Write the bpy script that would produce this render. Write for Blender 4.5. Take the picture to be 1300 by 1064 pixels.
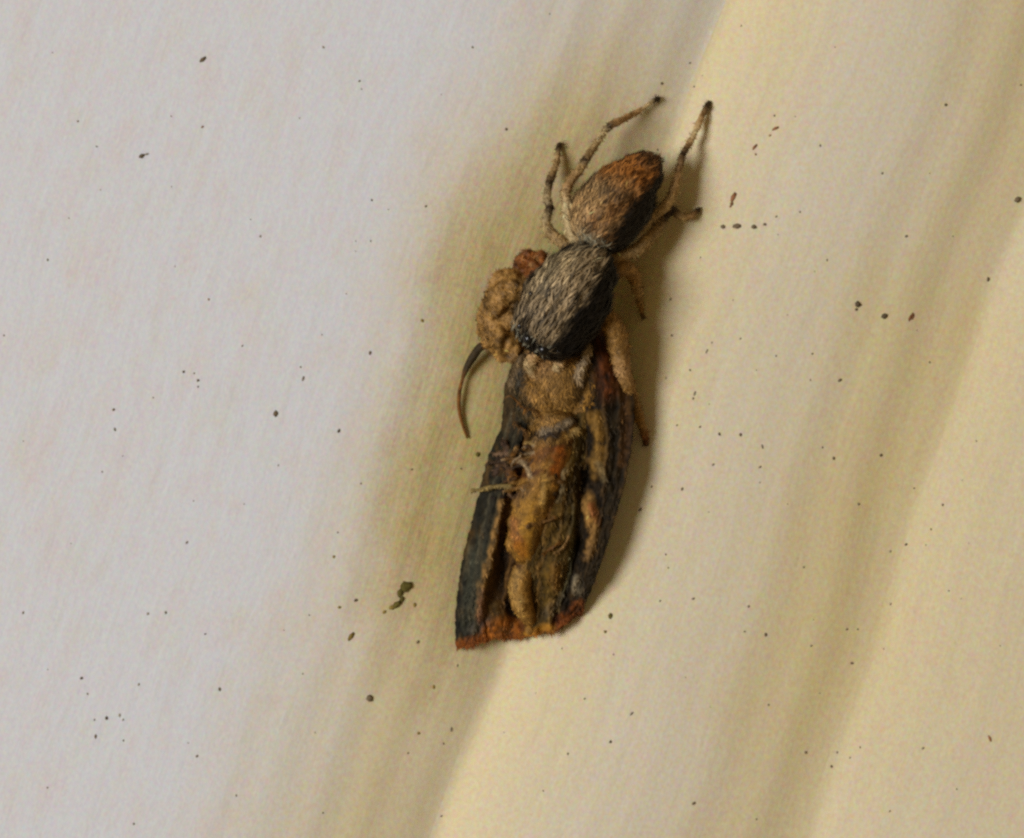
import bpy, bmesh, math, random
import numpy as np
from mathutils import Vector, Matrix, noise as mnoise

for o in list(bpy.data.objects):
    bpy.data.objects.remove(o, do_unlink=True)
SC = bpy.context.scene
COL = SC.collection
# One unit is one millimetre (a jumping spider is about 7 mm long).
SC.unit_settings.system = 'METRIC'
SC.unit_settings.scale_length = 0.001
PX = 42.0          # photograph pixels per millimetre on the wall
D = 260.0          # camera distance to the flat board, mm

# ------------------------------------------------------------------ camera
cam = bpy.data.cameras.new('camera')
cam.sensor_fit = 'HORIZONTAL'
cam.sensor_width = 36.0
cam.lens = 36.0 * D / (1300.0 / PX)
cam.clip_start = 1.0
cam.clip_end = 5000.0
cam.dof.use_dof = True
cam.dof.focus_distance = D - 0.6
cam.dof.aperture_fstop = 36.0
cam_o = bpy.data.objects.new('camera', cam)
COL.objects.link(cam_o)
cam_o.location = (0, -D, 0)
cam_o.rotation_euler = (math.radians(90), 0, 0)
SC.camera = cam_o

# ------------------------------------------------------------------ light
w = bpy.data.worlds.new('World')
SC.world = w
w.use_nodes = True
bg = w.node_tree.nodes['Background']
bg.inputs[0].default_value = (1.0, 0.73, 0.37, 1)
bg.inputs[1].default_value = 0.20

def area(name, loc, size, power, col):
    l = bpy.data.lights.new(name, 'AREA')
    l.shape = 'DISK'
    l.size = size
    l.energy = power
    l.color = col
    o = bpy.data.objects.new(name, l)
    COL.objects.link(o)
    o.location = loc
    d = Vector((0, 0, 0)) - Vector(loc)
    o.rotation_euler = d.to_track_quat('-Z', 'Y').to_euler()
    return o
area('key_lamp', (-500, -560, 30), 310, 4.55e6, (0.985, 0.985, 1.0))

SC.view_settings.view_transform = 'Standard'
SC.view_settings.look = 'None'
SC.view_settings.gamma = 1.0
SC.view_settings.exposure = 0.0
SC.render.engine = 'CYCLES'
SC.cycles.use_denoising = False
SC.cycles.pixel_filter_type = 'BLACKMAN_HARRIS'
SC.cycles.filter_width = 2.7
SC.cycles.max_bounces = 8

rnd = random.Random(11)
nrg = np.random.default_rng(5)

# ------------------------------------------------------------------ helpers
def lin(r, g, b):
    f = lambda c: (c / 255.0 / 12.92) if c <= 10 else ((c / 255.0 + 0.055) / 1.055) ** 2.4
    return np.array([f(r), f(g), f(b)])

def P(px, py, h):
    """photograph pixel at height h above the board -> world"""
    k = (D - h) / D / PX
    return Vector(((px - 650.0) * k, -h, (532.0 - py) * k))

TH = math.radians(19.5)
CT, ST = math.cos(TH), math.sin(TH)
UX = (750 - 650) / PX
UZ = (532 - 485) / PX
def uv_of(x, z):
    x = np.asarray(x) - UX
    z = np.asarray(z) - UZ
    return x * CT - z * ST, x * ST + z * CT
def xz_of(u, v):
    return u * CT + v * ST + UX, -u * ST + v * CT + UZ

KN = [(-400, 0), (-9, 0), (-7, -.02), (-5.5, -.08), (-4, -.20), (-2.5, -.42), (-1, -.74), (-.25, -.97), (0, -1.03), (.22, -.96),
      (.7, -.73), (1.3, -.51), (2, -.33), (3, -.15), (4.2, -.03), (5.4, 0), (6.6, -.06), (8, -.24), (9.3, -.48), (10.2, -.65),
      (10.6, -.71), (10.85, -.66), (11.4, -.51), (12.4, -.34), (14, -.18), (17, -.08), (22, -.03), (400, 0)]
_u = np.arange(-40, 60, 0.02)
_h = np.interp(_u, [k[0] for k in KN], [k[1] for k in KN])
_k = np.exp(-0.5 * (np.arange(-40, 41) * 0.02 / 0.16) ** 2)
_k /= _k.sum()
_h = np.convolve(np.pad(_h, 40, mode='edge'), _k, mode='valid')
def warp(u, v):
    return u + 0.16 * np.sin(v * 0.31 + 0.6) + 0.07 * np.sin(v * 0.83 + u * 0.2) + (0.0018 * np.maximum(v, 0) ** 2 - 0.0020 * np.minimum(v, 0) ** 2) * np.exp(-np.abs(v) / 40)
def wall_h(u, v):
    uu = warp(u, v)
    h = np.interp(uu, _u, _h)
    # runs and ridges left by the brush in the thick paint
    h = h + 0.018 * np.sin(uu * 3.1 + 0.9 * np.sin(v * 0.21)) * np.exp(-((uu - 9.0) / 2.2) ** 2) * 1.6
    h = h + 0.012 * np.sin(uu * 4.3 + 1.3 * np.sin(v * 0.17 + 1)) * np.exp(-((uu + 3.0) / 2.6) ** 2)
    return h
def hw(px, py):
    x, z = (px - 650.0) / PX, (532.0 - py) / PX
    u, v = uv_of(x, z)
    return float(wall_h(u, v))

def link_mesh(name, verts, faces, mat, parent=None, smooth=True, cols=None):
    me = bpy.data.meshes.new(name)
    me.from_pydata([tuple(v) for v in verts], [], [tuple(f) for f in faces])
    me.validate()
    if smooth:
        me.polygons.foreach_set('use_smooth', [True] * len(me.polygons))
    if cols is not None:
        set_cols(me, cols)
    me.materials.append(mat)
    me.update()
    o = bpy.data.objects.new(name, me)
    COL.objects.link(o)
    if parent is not None:
        o.parent = parent
    return o

def set_cols(me, cols):
    a = me.color_attributes.new('tint', 'FLOAT_COLOR', 'POINT')
    c = np.ones((len(me.vertices), 4), dtype=np.float32)
    c[:, :3] = np.clip(cols, 0, 1)
    a.data.foreach_set('color', c.ravel())

def tag(o, label, cat, group=None, kind=None):
    o['label'] = label
    o['category'] = cat
    if group: o['group'] = group
    if kind: o['kind'] = kind
    return o

def empty(name, loc=(0, 0, 0)):
    o = bpy.data.objects.new(name, None)
    o.empty_display_size = 1.0
    COL.objects.link(o)
    o.location = loc
    return o

def N(nt, t, **kw):
    n = nt.nodes.new(t)
    for k, v in kw.items():
        setattr(n, k, v)
    return n

# ------------------------------------------------------------------ materials
def mat_paint():
    m = bpy.data.materials.new('aged_gloss_paint')
    m.use_nodes = True
    nt = m.node_tree
    L = nt.links.new
    bs = nt.nodes['Principled BSDF']
    au = N(nt, 'ShaderNodeAttribute', attribute_name='across')
    av = N(nt, 'ShaderNodeAttribute', attribute_name='along')
    geo = N(nt, 'ShaderNodeTexCoord')
    comb = N(nt, 'ShaderNodeCombineXYZ')
    L(au.outputs['Fac'], comb.inputs[0]); L(av.outputs['Fac'], comb.inputs[1])
    def noise(vec, scale, detail=4, rough=0.55, sx=1, sy=1):
        mp = N(nt, 'ShaderNodeMapping')
        mp.inputs['Scale'].default_value = (sx, sy, 1)
        L(vec, mp.inputs[0])
        n = N(nt, 'ShaderNodeTexNoise')
        n.inputs['Scale'].default_value = scale
        n.inputs['Detail'].default_value = detail
        n.inputs['Roughness'].default_value = rough
        L(mp.outputs[0], n.inputs['Vector'])
        return n
    def math_(op, a, b=None):
        n = N(nt, 'ShaderNodeMath', operation=op)
        for i, s in enumerate((a, b)):
            if s is None: continue
            if isinstance(s, (int, float)): n.inputs[i].default_value = s
            else: L(s, n.inputs[i])
        return n.outputs[0]
    def mix(f, a, b, mode='MIX'):
        n = N(nt, 'ShaderNodeMix', data_type='RGBA', blend_type=mode)
        n.clamp_factor = True
        if isinstance(f, (int, float)): n.inputs[0].default_value = f
        else: L(f, n.inputs[0])
        for i, s in ((6, a), (7, b)):
            if isinstance(s, tuple): n.inputs[i].default_value = (*s, 1)
            else: L(s, n.inputs[i])
        return n.outputs[2]
    vec = comb.outputs[0]
    streak = noise(vec, 1.0, 4, 0.6, 0.75, 0.07)
    wob = noise(vec, 0.16, 3, 0.55)
    # cream of the strips, with warm groove bounce light put into its colour
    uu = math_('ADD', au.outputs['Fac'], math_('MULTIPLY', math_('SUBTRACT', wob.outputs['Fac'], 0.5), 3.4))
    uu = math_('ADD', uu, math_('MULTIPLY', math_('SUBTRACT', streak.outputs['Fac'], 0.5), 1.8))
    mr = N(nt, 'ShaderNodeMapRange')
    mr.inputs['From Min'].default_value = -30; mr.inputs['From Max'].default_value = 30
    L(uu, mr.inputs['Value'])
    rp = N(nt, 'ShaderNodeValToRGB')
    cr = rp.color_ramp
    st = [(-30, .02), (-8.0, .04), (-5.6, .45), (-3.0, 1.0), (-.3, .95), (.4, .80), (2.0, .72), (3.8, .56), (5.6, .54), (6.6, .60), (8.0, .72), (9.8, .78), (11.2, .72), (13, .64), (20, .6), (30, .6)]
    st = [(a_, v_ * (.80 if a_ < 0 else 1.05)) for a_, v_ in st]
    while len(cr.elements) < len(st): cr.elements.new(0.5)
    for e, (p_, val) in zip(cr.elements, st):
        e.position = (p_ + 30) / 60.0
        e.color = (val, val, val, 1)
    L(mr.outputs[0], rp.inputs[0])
    # the yellow tone thins out along the board away from the insects
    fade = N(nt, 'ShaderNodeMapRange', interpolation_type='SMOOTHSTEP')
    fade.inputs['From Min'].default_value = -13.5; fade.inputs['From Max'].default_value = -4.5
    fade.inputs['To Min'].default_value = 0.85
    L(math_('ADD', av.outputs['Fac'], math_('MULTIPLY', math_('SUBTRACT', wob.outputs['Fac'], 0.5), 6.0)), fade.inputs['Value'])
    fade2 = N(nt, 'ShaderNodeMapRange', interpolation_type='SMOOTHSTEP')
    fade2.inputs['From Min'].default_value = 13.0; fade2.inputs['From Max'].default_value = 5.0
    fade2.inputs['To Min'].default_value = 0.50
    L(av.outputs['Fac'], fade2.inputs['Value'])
    warm_tone = math_('MULTIPLY', rp.outputs[0], math_('MAXIMUM', math_('MULTIPLY', fade.outputs[0], fade2.outputs[0]), math_('MULTIPLY', math_('GREATER_THAN', au.outputs['Fac'], 0.0), 0.9)))
    base = mix(warm_tone, (0.705, 0.730, 0.785), (0.70, 0.555, 0.205))
    # tan halo beside the insects: soft shade put into the paint colour
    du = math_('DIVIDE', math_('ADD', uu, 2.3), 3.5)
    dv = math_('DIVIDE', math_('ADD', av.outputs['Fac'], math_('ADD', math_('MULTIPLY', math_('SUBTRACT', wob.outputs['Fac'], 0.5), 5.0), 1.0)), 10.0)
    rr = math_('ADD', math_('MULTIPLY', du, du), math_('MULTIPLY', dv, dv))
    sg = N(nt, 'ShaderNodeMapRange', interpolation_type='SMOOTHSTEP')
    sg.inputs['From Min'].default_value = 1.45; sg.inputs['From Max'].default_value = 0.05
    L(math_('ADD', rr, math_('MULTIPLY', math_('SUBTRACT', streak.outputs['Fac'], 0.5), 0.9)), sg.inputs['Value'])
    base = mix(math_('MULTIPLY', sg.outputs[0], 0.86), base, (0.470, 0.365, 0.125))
    # faint mottling: pinkish, greenish and bluish clouds in the paint film
    cm = noise(vec, 0.75, 3, 0.6, 1.0, 0.45)
    mot = mix(math_('MULTIPLY', math_('ABSOLUTE', math_('SUBTRACT', cm.outputs['Fac'], 0.5)), 1.3), base, (0.74, 0.56, 0.48))
    cm2 = noise(vec, 1.1, 3, 0.6, 1.0, 0.5)
    cm2.inputs['Distortion'].default_value = 0.4
    r2 = N(nt, 'ShaderNodeMapRange')
    r2.inputs['From Min'].default_value = 0.52; r2.inputs['From Max'].default_value = 0.75
    r2.inputs['To Max'].default_value = 0.20
    L(cm2.outputs['Fac'], r2.inputs['Value'])
    mot = mix(r2.outputs[0], mot, (0.64, 0.66, 0.45))
    # fine grime
    fg = noise(geo.outputs['Object'], 7.5, 3, 0.75)
    mot = mix(0.55, mot, mix(1.0, mot, fg.outputs['Color'], 'OVERLAY'))
    gr = noise(vec, 1.6, 6, 0.65, 1.4, 0.22)
    r3 = N(nt, 'ShaderNodeMapRange')
    r3.inputs['From Min'].default_value = 0.56; r3.inputs['From Max'].default_value = 0.80
    r3.inputs['To Max'].default_value = 0.22
    L(gr.outputs['Fac'], r3.inputs['Value'])
    mot = mix(r3.outputs[0], mot, (0.47, 0.40, 0.24))
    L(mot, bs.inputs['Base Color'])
    bs.inputs['Roughness'].default_value = 0.55
    bs.inputs['Specular IOR Level'].default_value = 0.25
    b1 = N(nt, 'ShaderNodeBump')
    b1.inputs['Strength'].default_value = 0.22
    b1.inputs['Distance'].default_value = 0.09
    s2 = noise(vec, 1.0, 5, 0.55, 1.7, 0.13)
    L(s2.outputs['Fac'], b1.inputs['Height'])
    b2 = N(nt, 'ShaderNodeBump')
    b2.inputs['Strength'].default_value = 0.35
    b2.inputs['Distance'].default_value = 0.03
    f2 = noise(geo.outputs['Object'], 6.0, 4, 0.6)
    L(f2.outputs['Fac'], b2.inputs['Height'])
    L(b1.outputs[0], b2.inputs['Normal'])
    b3 = N(nt, 'ShaderNodeBump')
    b3.inputs['Distance'].default_value = 0.06
    s3 = noise(vec, 1.0, 6, 0.6, 4.5, 0.55)
    L(s3.outputs['Fac'], b3.inputs['Height'])
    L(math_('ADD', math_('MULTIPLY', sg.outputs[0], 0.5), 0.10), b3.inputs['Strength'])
    L(b2.outputs[0], b3.inputs['Normal'])
    L(b3.outputs[0], bs.inputs['Normal'])
    return m

def mat_tint(name, rough=0.6, spec=0.3, bump=0.0, bscale=9.0, vary=0.35, gain=0.72):
    m = bpy.data.materials.new(name)
    m.use_nodes = True
    nt = m.node_tree
    L = nt.links.new
    bs = nt.nodes['Principled BSDF']
    a = N(nt, 'ShaderNodeAttribute', attribute_name='tint')
    tc = N(nt, 'ShaderNodeTexCoord')
    n = N(nt, 'ShaderNodeTexNoise')
    n.inputs['Scale'].default_value = bscale
    n.inputs['Detail'].default_value = 5
    n.inputs['Roughness'].default_value = 0.65
    L(tc.outputs['Object'], n.inputs['Vector'])
    mr = N(nt, 'ShaderNodeMapRange')
    mr.inputs['From Min'].default_value = 0.3; mr.inputs['From Max'].default_value = 0.7
    mr.inputs['To Min'].default_value = gain * (1 - vary); mr.inputs['To Max'].default_value = gain * (1 + vary)
    L(n.outputs['Fac'], mr.inputs['Value'])
    mx = N(nt, 'ShaderNodeVectorMath', operation='SCALE')
    L(a.outputs['Color'], mx.inputs[0]); L(mr.outputs[0], mx.inputs['Scale'])
    L(mx.outputs[0], bs.inputs['Base Color'])
    bs.inputs['Roughness'].default_value = rough
    bs.inputs['Specular IOR Level'].default_value = spec
    if bump:
        b = N(nt, 'ShaderNodeBump')
        b.inputs['Strength'].default_value = 0.8
        b.inputs['Distance'].default_value = bump
        L(n.outputs['Fac'], b.inputs['Height'])
        L(b.outputs[0], bs.inputs['Normal'])
    return m

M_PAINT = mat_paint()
M_SPIDER = mat_tint('spider_cuticle', 0.55, 0.3, 0.05, 7.0, 0.35)
M_HAIR = mat_tint('fine_hairs', 0.6, 0.25, 0, 5.0, 0.25)
M_MOTH = mat_tint('moth_scales', 0.6, 0.22, 0.08, 6.0, 0.5, 0.62)
M_WING = mat_tint('wing_membrane', 0.68, 0.14, 0.07, 5.0, 0.55)
M_DIRT = mat_tint('dry_dirt', 0.9, 0.05, 0.03, 12.0, 0.3, 1.0)
M_EYE = mat_tint('eye_lens', 0.25, 0.4, 0, 3.0, 0.0)

# ------------------------------------------------------------------ wall
wall = empty('wall')
tag(wall, 'cream painted wooden wall board with rounded moulding strips', 'wall', kind='structure')
def strip(name, us, vs):
    uu, vv = np.meshgrid(us, vs, indexing='ij')
    h = wall_h(uu, vv)
    x, z = xz_of(uu, vv)
    verts = np.stack([x, -h, z], -1).reshape(-1, 3)
    nu, nv = len(us), len(vs)
    idx = np.arange(nu * nv).reshape(nu, nv)
    f = np.stack([idx[:-1, :-1], idx[1:, :-1], idx[1:, 1:], idx[:-1, 1:]], -1).reshape(-1, 4)
    o = link_mesh(name, verts.tolist(), f.tolist(), M_PAINT, wall)
    for an, arr in (('across', warp(uu, vv)), ('along', vv)):
        a = o.data.attributes.new(an, 'FLOAT', 'POINT')
        a.data.foreach_set('value', arr.astype(np.float32).ravel())
    return o
VS = np.concatenate([np.linspace(-140, -22, 40)[:-1], np.arange(-22, 22, 0.4), np.linspace(22, 140, 40)])
# the grooves wander slightly, so the strips are cut a little inside the valley
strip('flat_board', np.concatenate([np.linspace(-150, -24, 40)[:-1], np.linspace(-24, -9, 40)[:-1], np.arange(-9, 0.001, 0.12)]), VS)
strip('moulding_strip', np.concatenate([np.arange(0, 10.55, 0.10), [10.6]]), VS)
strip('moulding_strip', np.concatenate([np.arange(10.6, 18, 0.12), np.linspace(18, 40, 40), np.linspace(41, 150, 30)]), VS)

# ------------------------------------------------------------------ implicit bodies: closed pieces fused by a voxel remesh
def ellipsoid_mesh(bm, c, ax, r, seg=24):
    """ax: 3x3 with unit axes as columns"""
    res = bmesh.ops.create_uvsphere(bm, u_segments=seg, v_segments=seg // 2, radius=1.0)
    M = Matrix.Translation(c) @ ax.to_4x4() @ Matrix.Diagonal((*r, 1.0))
    bmesh.ops.transform(bm, matrix=M, verts=res['verts'])

def tube_mesh(bm, pts, rad, seg=10):
    """smooth tapered tube with rounded ends"""
    rings = []
    n = len(pts)
    up = Vector((0.3, -0.9, 0.2)).normalized()
    for i in range(n):
        t = (pts[min(i + 1, n - 1)] - pts[max(i - 1, 0)]).normalized()
        a = t.cross(up)
        a = a.normalized() if a.length > 1e-4 else t.orthogonal().normalized()
        b = t.cross(a).normalized()
        rings.append([bm.verts.new(pts[i] + (a * math.cos(k / seg * 2 * math.pi) + b * math.sin(k / seg * 2 * math.pi)) * rad[i]) for k in range(seg)])
    for r0, r1 in zip(rings[:-1], rings[1:]):
        for k in range(seg):
            bm.faces.new((r0[k], r0[(k + 1) % seg], r1[(k + 1) % seg], r1[k]))
    t0 = (pts[0] - pts[1]).normalized(); t1 = (pts[-1] - pts[-2]).normalized()
    c0 = bm.verts.new(pts[0] + t0 * rad[0] * 0.7); c1 = bm.verts.new(pts[-1] + t1 * rad[-1] * 0.9)
    for k in range(seg):
        bm.faces.new((rings[0][(k + 1) % seg], rings[0][k], c0))
        bm.faces.new((rings[-1][k], rings[-1][(k + 1) % seg], c1))

def spline(pts, vals, sub=5):
    """Catmull-Rom through pts (Vectors) with values interpolated alongside"""
    P_, V_ = [], []
    n = len(pts)
    for i in range(n - 1):
        p0, p1, p2, p3 = pts[max(i - 1, 0)], pts[i], pts[i + 1], pts[min(i + 2, n - 1)]
        for k in range(sub):
            t = k / sub
            P_.append(0.5 * ((2 * p1) + (p2 - p0) * t + (2 * p0 - 5 * p1 + 4 * p2 - p3) * t * t + (3 * p1 - p0 - 3 * p2 + p3) * t ** 3))
            V_.append([a * (1 - t) + b * t for a, b in zip(vals[i], vals[i + 1])])
    P_.append(pts[-1].copy()); V_.append(list(vals[-1]))
    return P_, V_

def fuse(bm, voxel, smooth=3):
    bmesh.ops.recalc_face_normals(bm, faces=bm.faces)
    me = bpy.data.meshes.new('raw_body')
    bm.to_mesh(me); bm.free()
    o = bpy.data.objects.new('raw_body', me)
    COL.objects.link(o)
    md = o.modifiers.new('r', 'REMESH'); md.mode = 'VOXEL'; md.voxel_size = voxel; md.use_smooth_shade = True
    ms = o.modifiers.new('s', 'SMOOTH'); ms.iterations = smooth; ms.factor = 0.5
    dg = bpy.context.evaluated_depsgraph_get()
    dg.update()
    out = bpy.data.meshes.new_from_object(o.evaluated_get(dg))
    bpy.data.objects.remove(o, do_unlink=True)
    bpy.data.meshes.remove(me)
    return out

def arr_of(me):
    n = len(me.vertices)
    co = np.empty(n * 3, np.float32); me.vertices.foreach_get('co', co)
    no = np.empty(n * 3, np.float32); me.vertices.foreach_get('normal', no)
    return co.reshape(-1, 3).astype(float), no.reshape(-1, 3).astype(float)

def vnoise(co, scale, seed=0.0):
    return np.array([mnoise.noise(Vector((c[0] * scale + seed, c[1] * scale, c[2] * scale))) for c in co])

def blades(roots, dirs, lens, wid, cols, normals, curl=0.25):
    """thin bent tapering hairs; returns verts, faces, colours"""
    V, F, C = [], [], []
    for r, d, l, wd, c, nn in zip(roots, dirs, lens, wid, cols, normals):
        side = np.cross(d, nn)
        s = np.linalg.norm(side)
        if s < 1e-5: continue
        side = side / s * wd * 0.5
        m = r + d * l * 0.5
        e = r + d * l - nn * l * curl
        b = len(V)
        V += [r - side, r + side, m + side * 0.8, m - side * 0.8, e]
        F += [(b, b + 1, b + 2, b + 3), (b + 3, b + 2, b + 4)]
        C += [c * 0.9, c * 0.9, c, c, c]
    return V, F, np.array(C)

# ------------------------------------------------------------------ the spider
spider = empty('jumping_spider', P(735, 330, hw(735, 330)))
tag(spider, 'small hairy brown and grey jumping spider gripping the dead moth head down', 'spider')
SPO = spider.location.copy()

# colours of the animal; the darkest also carry shade of the right flank
cAB_OR = lin(176, 110, 44); cAB_BR = lin(126, 84, 38); cAB_TAN = lin(196, 154, 100); cAB_DK = lin(40, 30, 18)
cCE = lin(156, 134, 100); cCE_DK = lin(26, 20, 14); cPALE = lin(214, 188, 136); cOCH = lin(166, 124, 62); cLEG = lin(186, 152, 98); cDK = lin(66, 46, 24)
cRED = lin(140, 82, 32)

def axes_from(d, n=Vector((0, -1, 0))):
    d = d.normalized()
    s = d.cross(n).normalized()
    n2 = s.cross(d).normalized()
    M = Matrix((d, s, n2)).transposed()
    return M

prims = []     # ('e', centre, axes, radii, colour function key) / ('t', pts, rads, cols)
ce_c = P(717, 384, 1.55); ce_d = (P(680, 440, 1.3) - P(757, 326, 1.4)); CE_AX = axes_from(ce_d)
ab_c = P(780, 262, 0.95); ab_d = (P(836, 204, 0.55) - P(750, 322, 1.15)); AB_AX = axes_from(ab_d)
bm = bmesh.new()
# cephalothorax: high, broad and square in front, rounded behind
ellipsoid_mesh(bm, ce_c, CE_AX, (1.62, 1.30, 0.98))
ellipsoid_mesh(bm, P(702, 408, 1.62), CE_AX, (1.12, 1.22, 0.92))
ellipsoid_mesh(bm, P(740, 350, 1.30), CE_AX, (0.98, 1.02, 0.80))
# waist
tube_mesh(bm, [P(752, 338, 1.25), P(760, 322, 1.2), P(766, 308, 1.15)], [0.34, 0.27, 0.34])
# abdomen: rounded in front, pointed behind
ellipsoid_mesh(bm, ab_c, AB_AX, (1.55, 1.10, 0.90))
ellipsoid_mesh(bm, P(768, 275, 1.0), AB_AX, (1.14, 1.12, 0.92))
ellipsoid_mesh(bm, P(805, 232, 0.78), AB_AX, (1.02, 0.74, 0.62))
tube_mesh(bm, [P(812, 225, .72), P(825, 213, .6), P(834, 204, .5)], [0.46, 0.28, 0.11])
# spinnerets
tube_mesh(bm, [P(822, 214, .6), P(830, 205, .55), P(828, 200, .5)], [0.2, 0.09, 0.05])
tube_mesh(bm, [P(824, 220, .6), P(834, 213, .55), P(838, 208, .5)], [0.2, 0.09, 0.05])

D_, T_, O_, A_, R_, G_ = cDK, cPALE, cOCH, cAB_TAN, cRED, cLEG
def g(px, py, up):        # height of a point standing up mm above the wall
    return hw(px, py) + up
legs = [
  # rear left, stretched up
  [(748, 328, 1.0, .20, G_), (728, 300, 1.0, .25, T_), (719, 262, 1.05, .22, T_), (721, 237, .95, .19, A_), (738, 213, .75, .17, G_), (743, 204, .70, .19, D_), (749, 194, .62, .155, G_),
   (765, 170, .35, .15, T_), (773, 161, .28, .17, D_), (782, 156, .2, .145, A_), (806, 144, g(806, 144, .28), .12, A_), (822, 133, g(822, 133, .2), .085, T_), (831, 127, g(831, 127, .13), .10, D_), (837, 125, g(837, 125, .07), .09, D_)],
  # third left
  [(738, 335, .9, .20, G_), (718, 312, .75, .25, G_), (699, 296, .65, .23, G_), (693, 282, .6, .18, T_), (698, 264, .5, .185, D_), (694, 250, .45, .16, T_), (697, 232, .3, .175, D_),
   (703, 217, g(703, 217, .42), .14, G_), (708, 201, g(708, 201, .26), .12, G_), (709, 188, g(709, 188, .14), .10, D_), (711, 182, g(711, 182, .08), .09, D_)],
  # rear right, stretched up
  [(775, 318, .9, .20, G_), (806, 292, .75, .25, G_), (838, 267, .55, .23, G_), (852, 250, .4, .19, G_), (860, 222, .25, .165, A_), (867, 196, .1, .15, D_), (874, 184, g(874, 184, .62), .145, A_),
   (882, 170, g(882, 170, .50), .14, T_), (890, 150, g(890, 150, .30), .12, A_), (897, 136, g(897, 136, .15), .10, D_), (900, 129, g(900, 129, .08), .09, D_)],
  # third right
  [(772, 330, .9, .20, G_), (800, 322, .7, .26, G_), (828, 298, .4, .25, G_), (842, 276, .15, .22, D_), (853, 267, 0, .20, D_), (865, 274, g(865, 274, .55), .17, G_), (877, 275, g(877, 275, .32), .14, A_),
   (885, 268, g(885, 268, .14), .11, D_), (888, 265, g(888, 265, .08), .09, D_)],
  # second left: red-brown knee standing up beside the carapace
  [(705, 362, 1.1, .24, R_), (688, 346, 1.2, .30, R_), (674, 332, 1.05, .36, R_), (664, 334, .75, .33, R_), (661, 350, .4, .27, R_), (655, 370, g(655, 370, .7), .2, O_), (640, 385, g(640, 385, .35), .15, D_)],
  # first left: stout ochre front leg folded round the prey
  [(692, 392, 1.0, .26, O_), (668, 372, 1.15, .40, O_), (644, 366, 1.0, .50, O_), (632, 382, .85, .52, O_), (627, 405, .75, .52, O_), (630, 428, .72, .50, O_), (640, 443, .7, .36, O_), (655, 455, .7, .22, A_), (668, 470, .75, .15, A_)],
  # second right, in the shade
  [(768, 350, 1.0, .24, O_), (790, 340, .85, .28, O_), (804, 350, .45, .22, O_), (810, 370, .05, .15, G_), (814, 390, g(814, 390, .25), .10, O_), (816, 404, g(816, 404, .08), .08, D_)],
  # first right: front leg reaching over the right wing
  [(752, 398, 1.0, .26, O_), (770, 405, 1.1, .34, O_), (780, 420, 1.05, .36, O_), (786, 445, .95, .33, O_), (790, 466, .85, .27, A_), (797, 490, .6, .22, O_), (806, 515, .25, .18, O_), (815, 540, g(815, 540, .45), .14, O_),
   (819, 555, g(819, 555, .2), .12, R_), (821, 564, g(821, 564, .08), .10, D_)],
  # pedipalps
  [(690, 436, 1.2, .2, A_), (678, 452, 1.15, .19, A_), (672, 466, 1.0, .16, T_), (678, 478, .85, .12, A_)],
  [(712, 442, 1.15, .2, A_), (712, 456, 1.2, .19, A_), (706, 470, 1.1, .15, T_)],
]
leg_data = []
for li, lg in enumerate(legs):
    pts = [P(a[0], a[1], a[2]) for a in lg]
    vals = [(a[3] * (.74 if li < 4 else .95), *a[4]) for a in lg]
    pp, vv = spline(pts, vals, 4)
    rad = [v[0] for v in vv]
    tube_mesh(bm, pp, rad, 12)
    leg_data.append((np.array([tuple(p) for p in pp]), np.array(rad), np.array([v[1:] for v in vv])))
for px, py, h, r in ((645, 362, 1.05, .56), (634, 380, .85, .55), (626, 402, .75, .5), (633, 428, .75, .55), (650, 436, .85, .42), (646, 405, .95, .50), (655, 388, 1.0, .42), (620, 418, .6, .38), (641, 445, .7, .40), (660, 425, .8, .36),
                     (668, 326, 1.15, .26), (684, 330, 1.2, .30), (664, 340, .9, .26), (676, 344, 1.1, .32), (690, 344, 1.15, .26)):
    ellipsoid_mesh(bm, P(px, py, h - .15), Matrix.Identity(3), (r, r * .85, r), 14)
    leg_data.append((np.array([tuple(P(px, py, h - .15))]), np.array([r]), np.array([cRED * (.35 + 1.2 * ((px * 7 + py) % 10) / 10) if py < 350 else cOCH * (.8 + .4 * ((px * 3 + py) % 10) / 10)])))
me = fuse(bm, 0.036, 3)
me.name = 'body'
co, no = arr_of(me)

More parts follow.
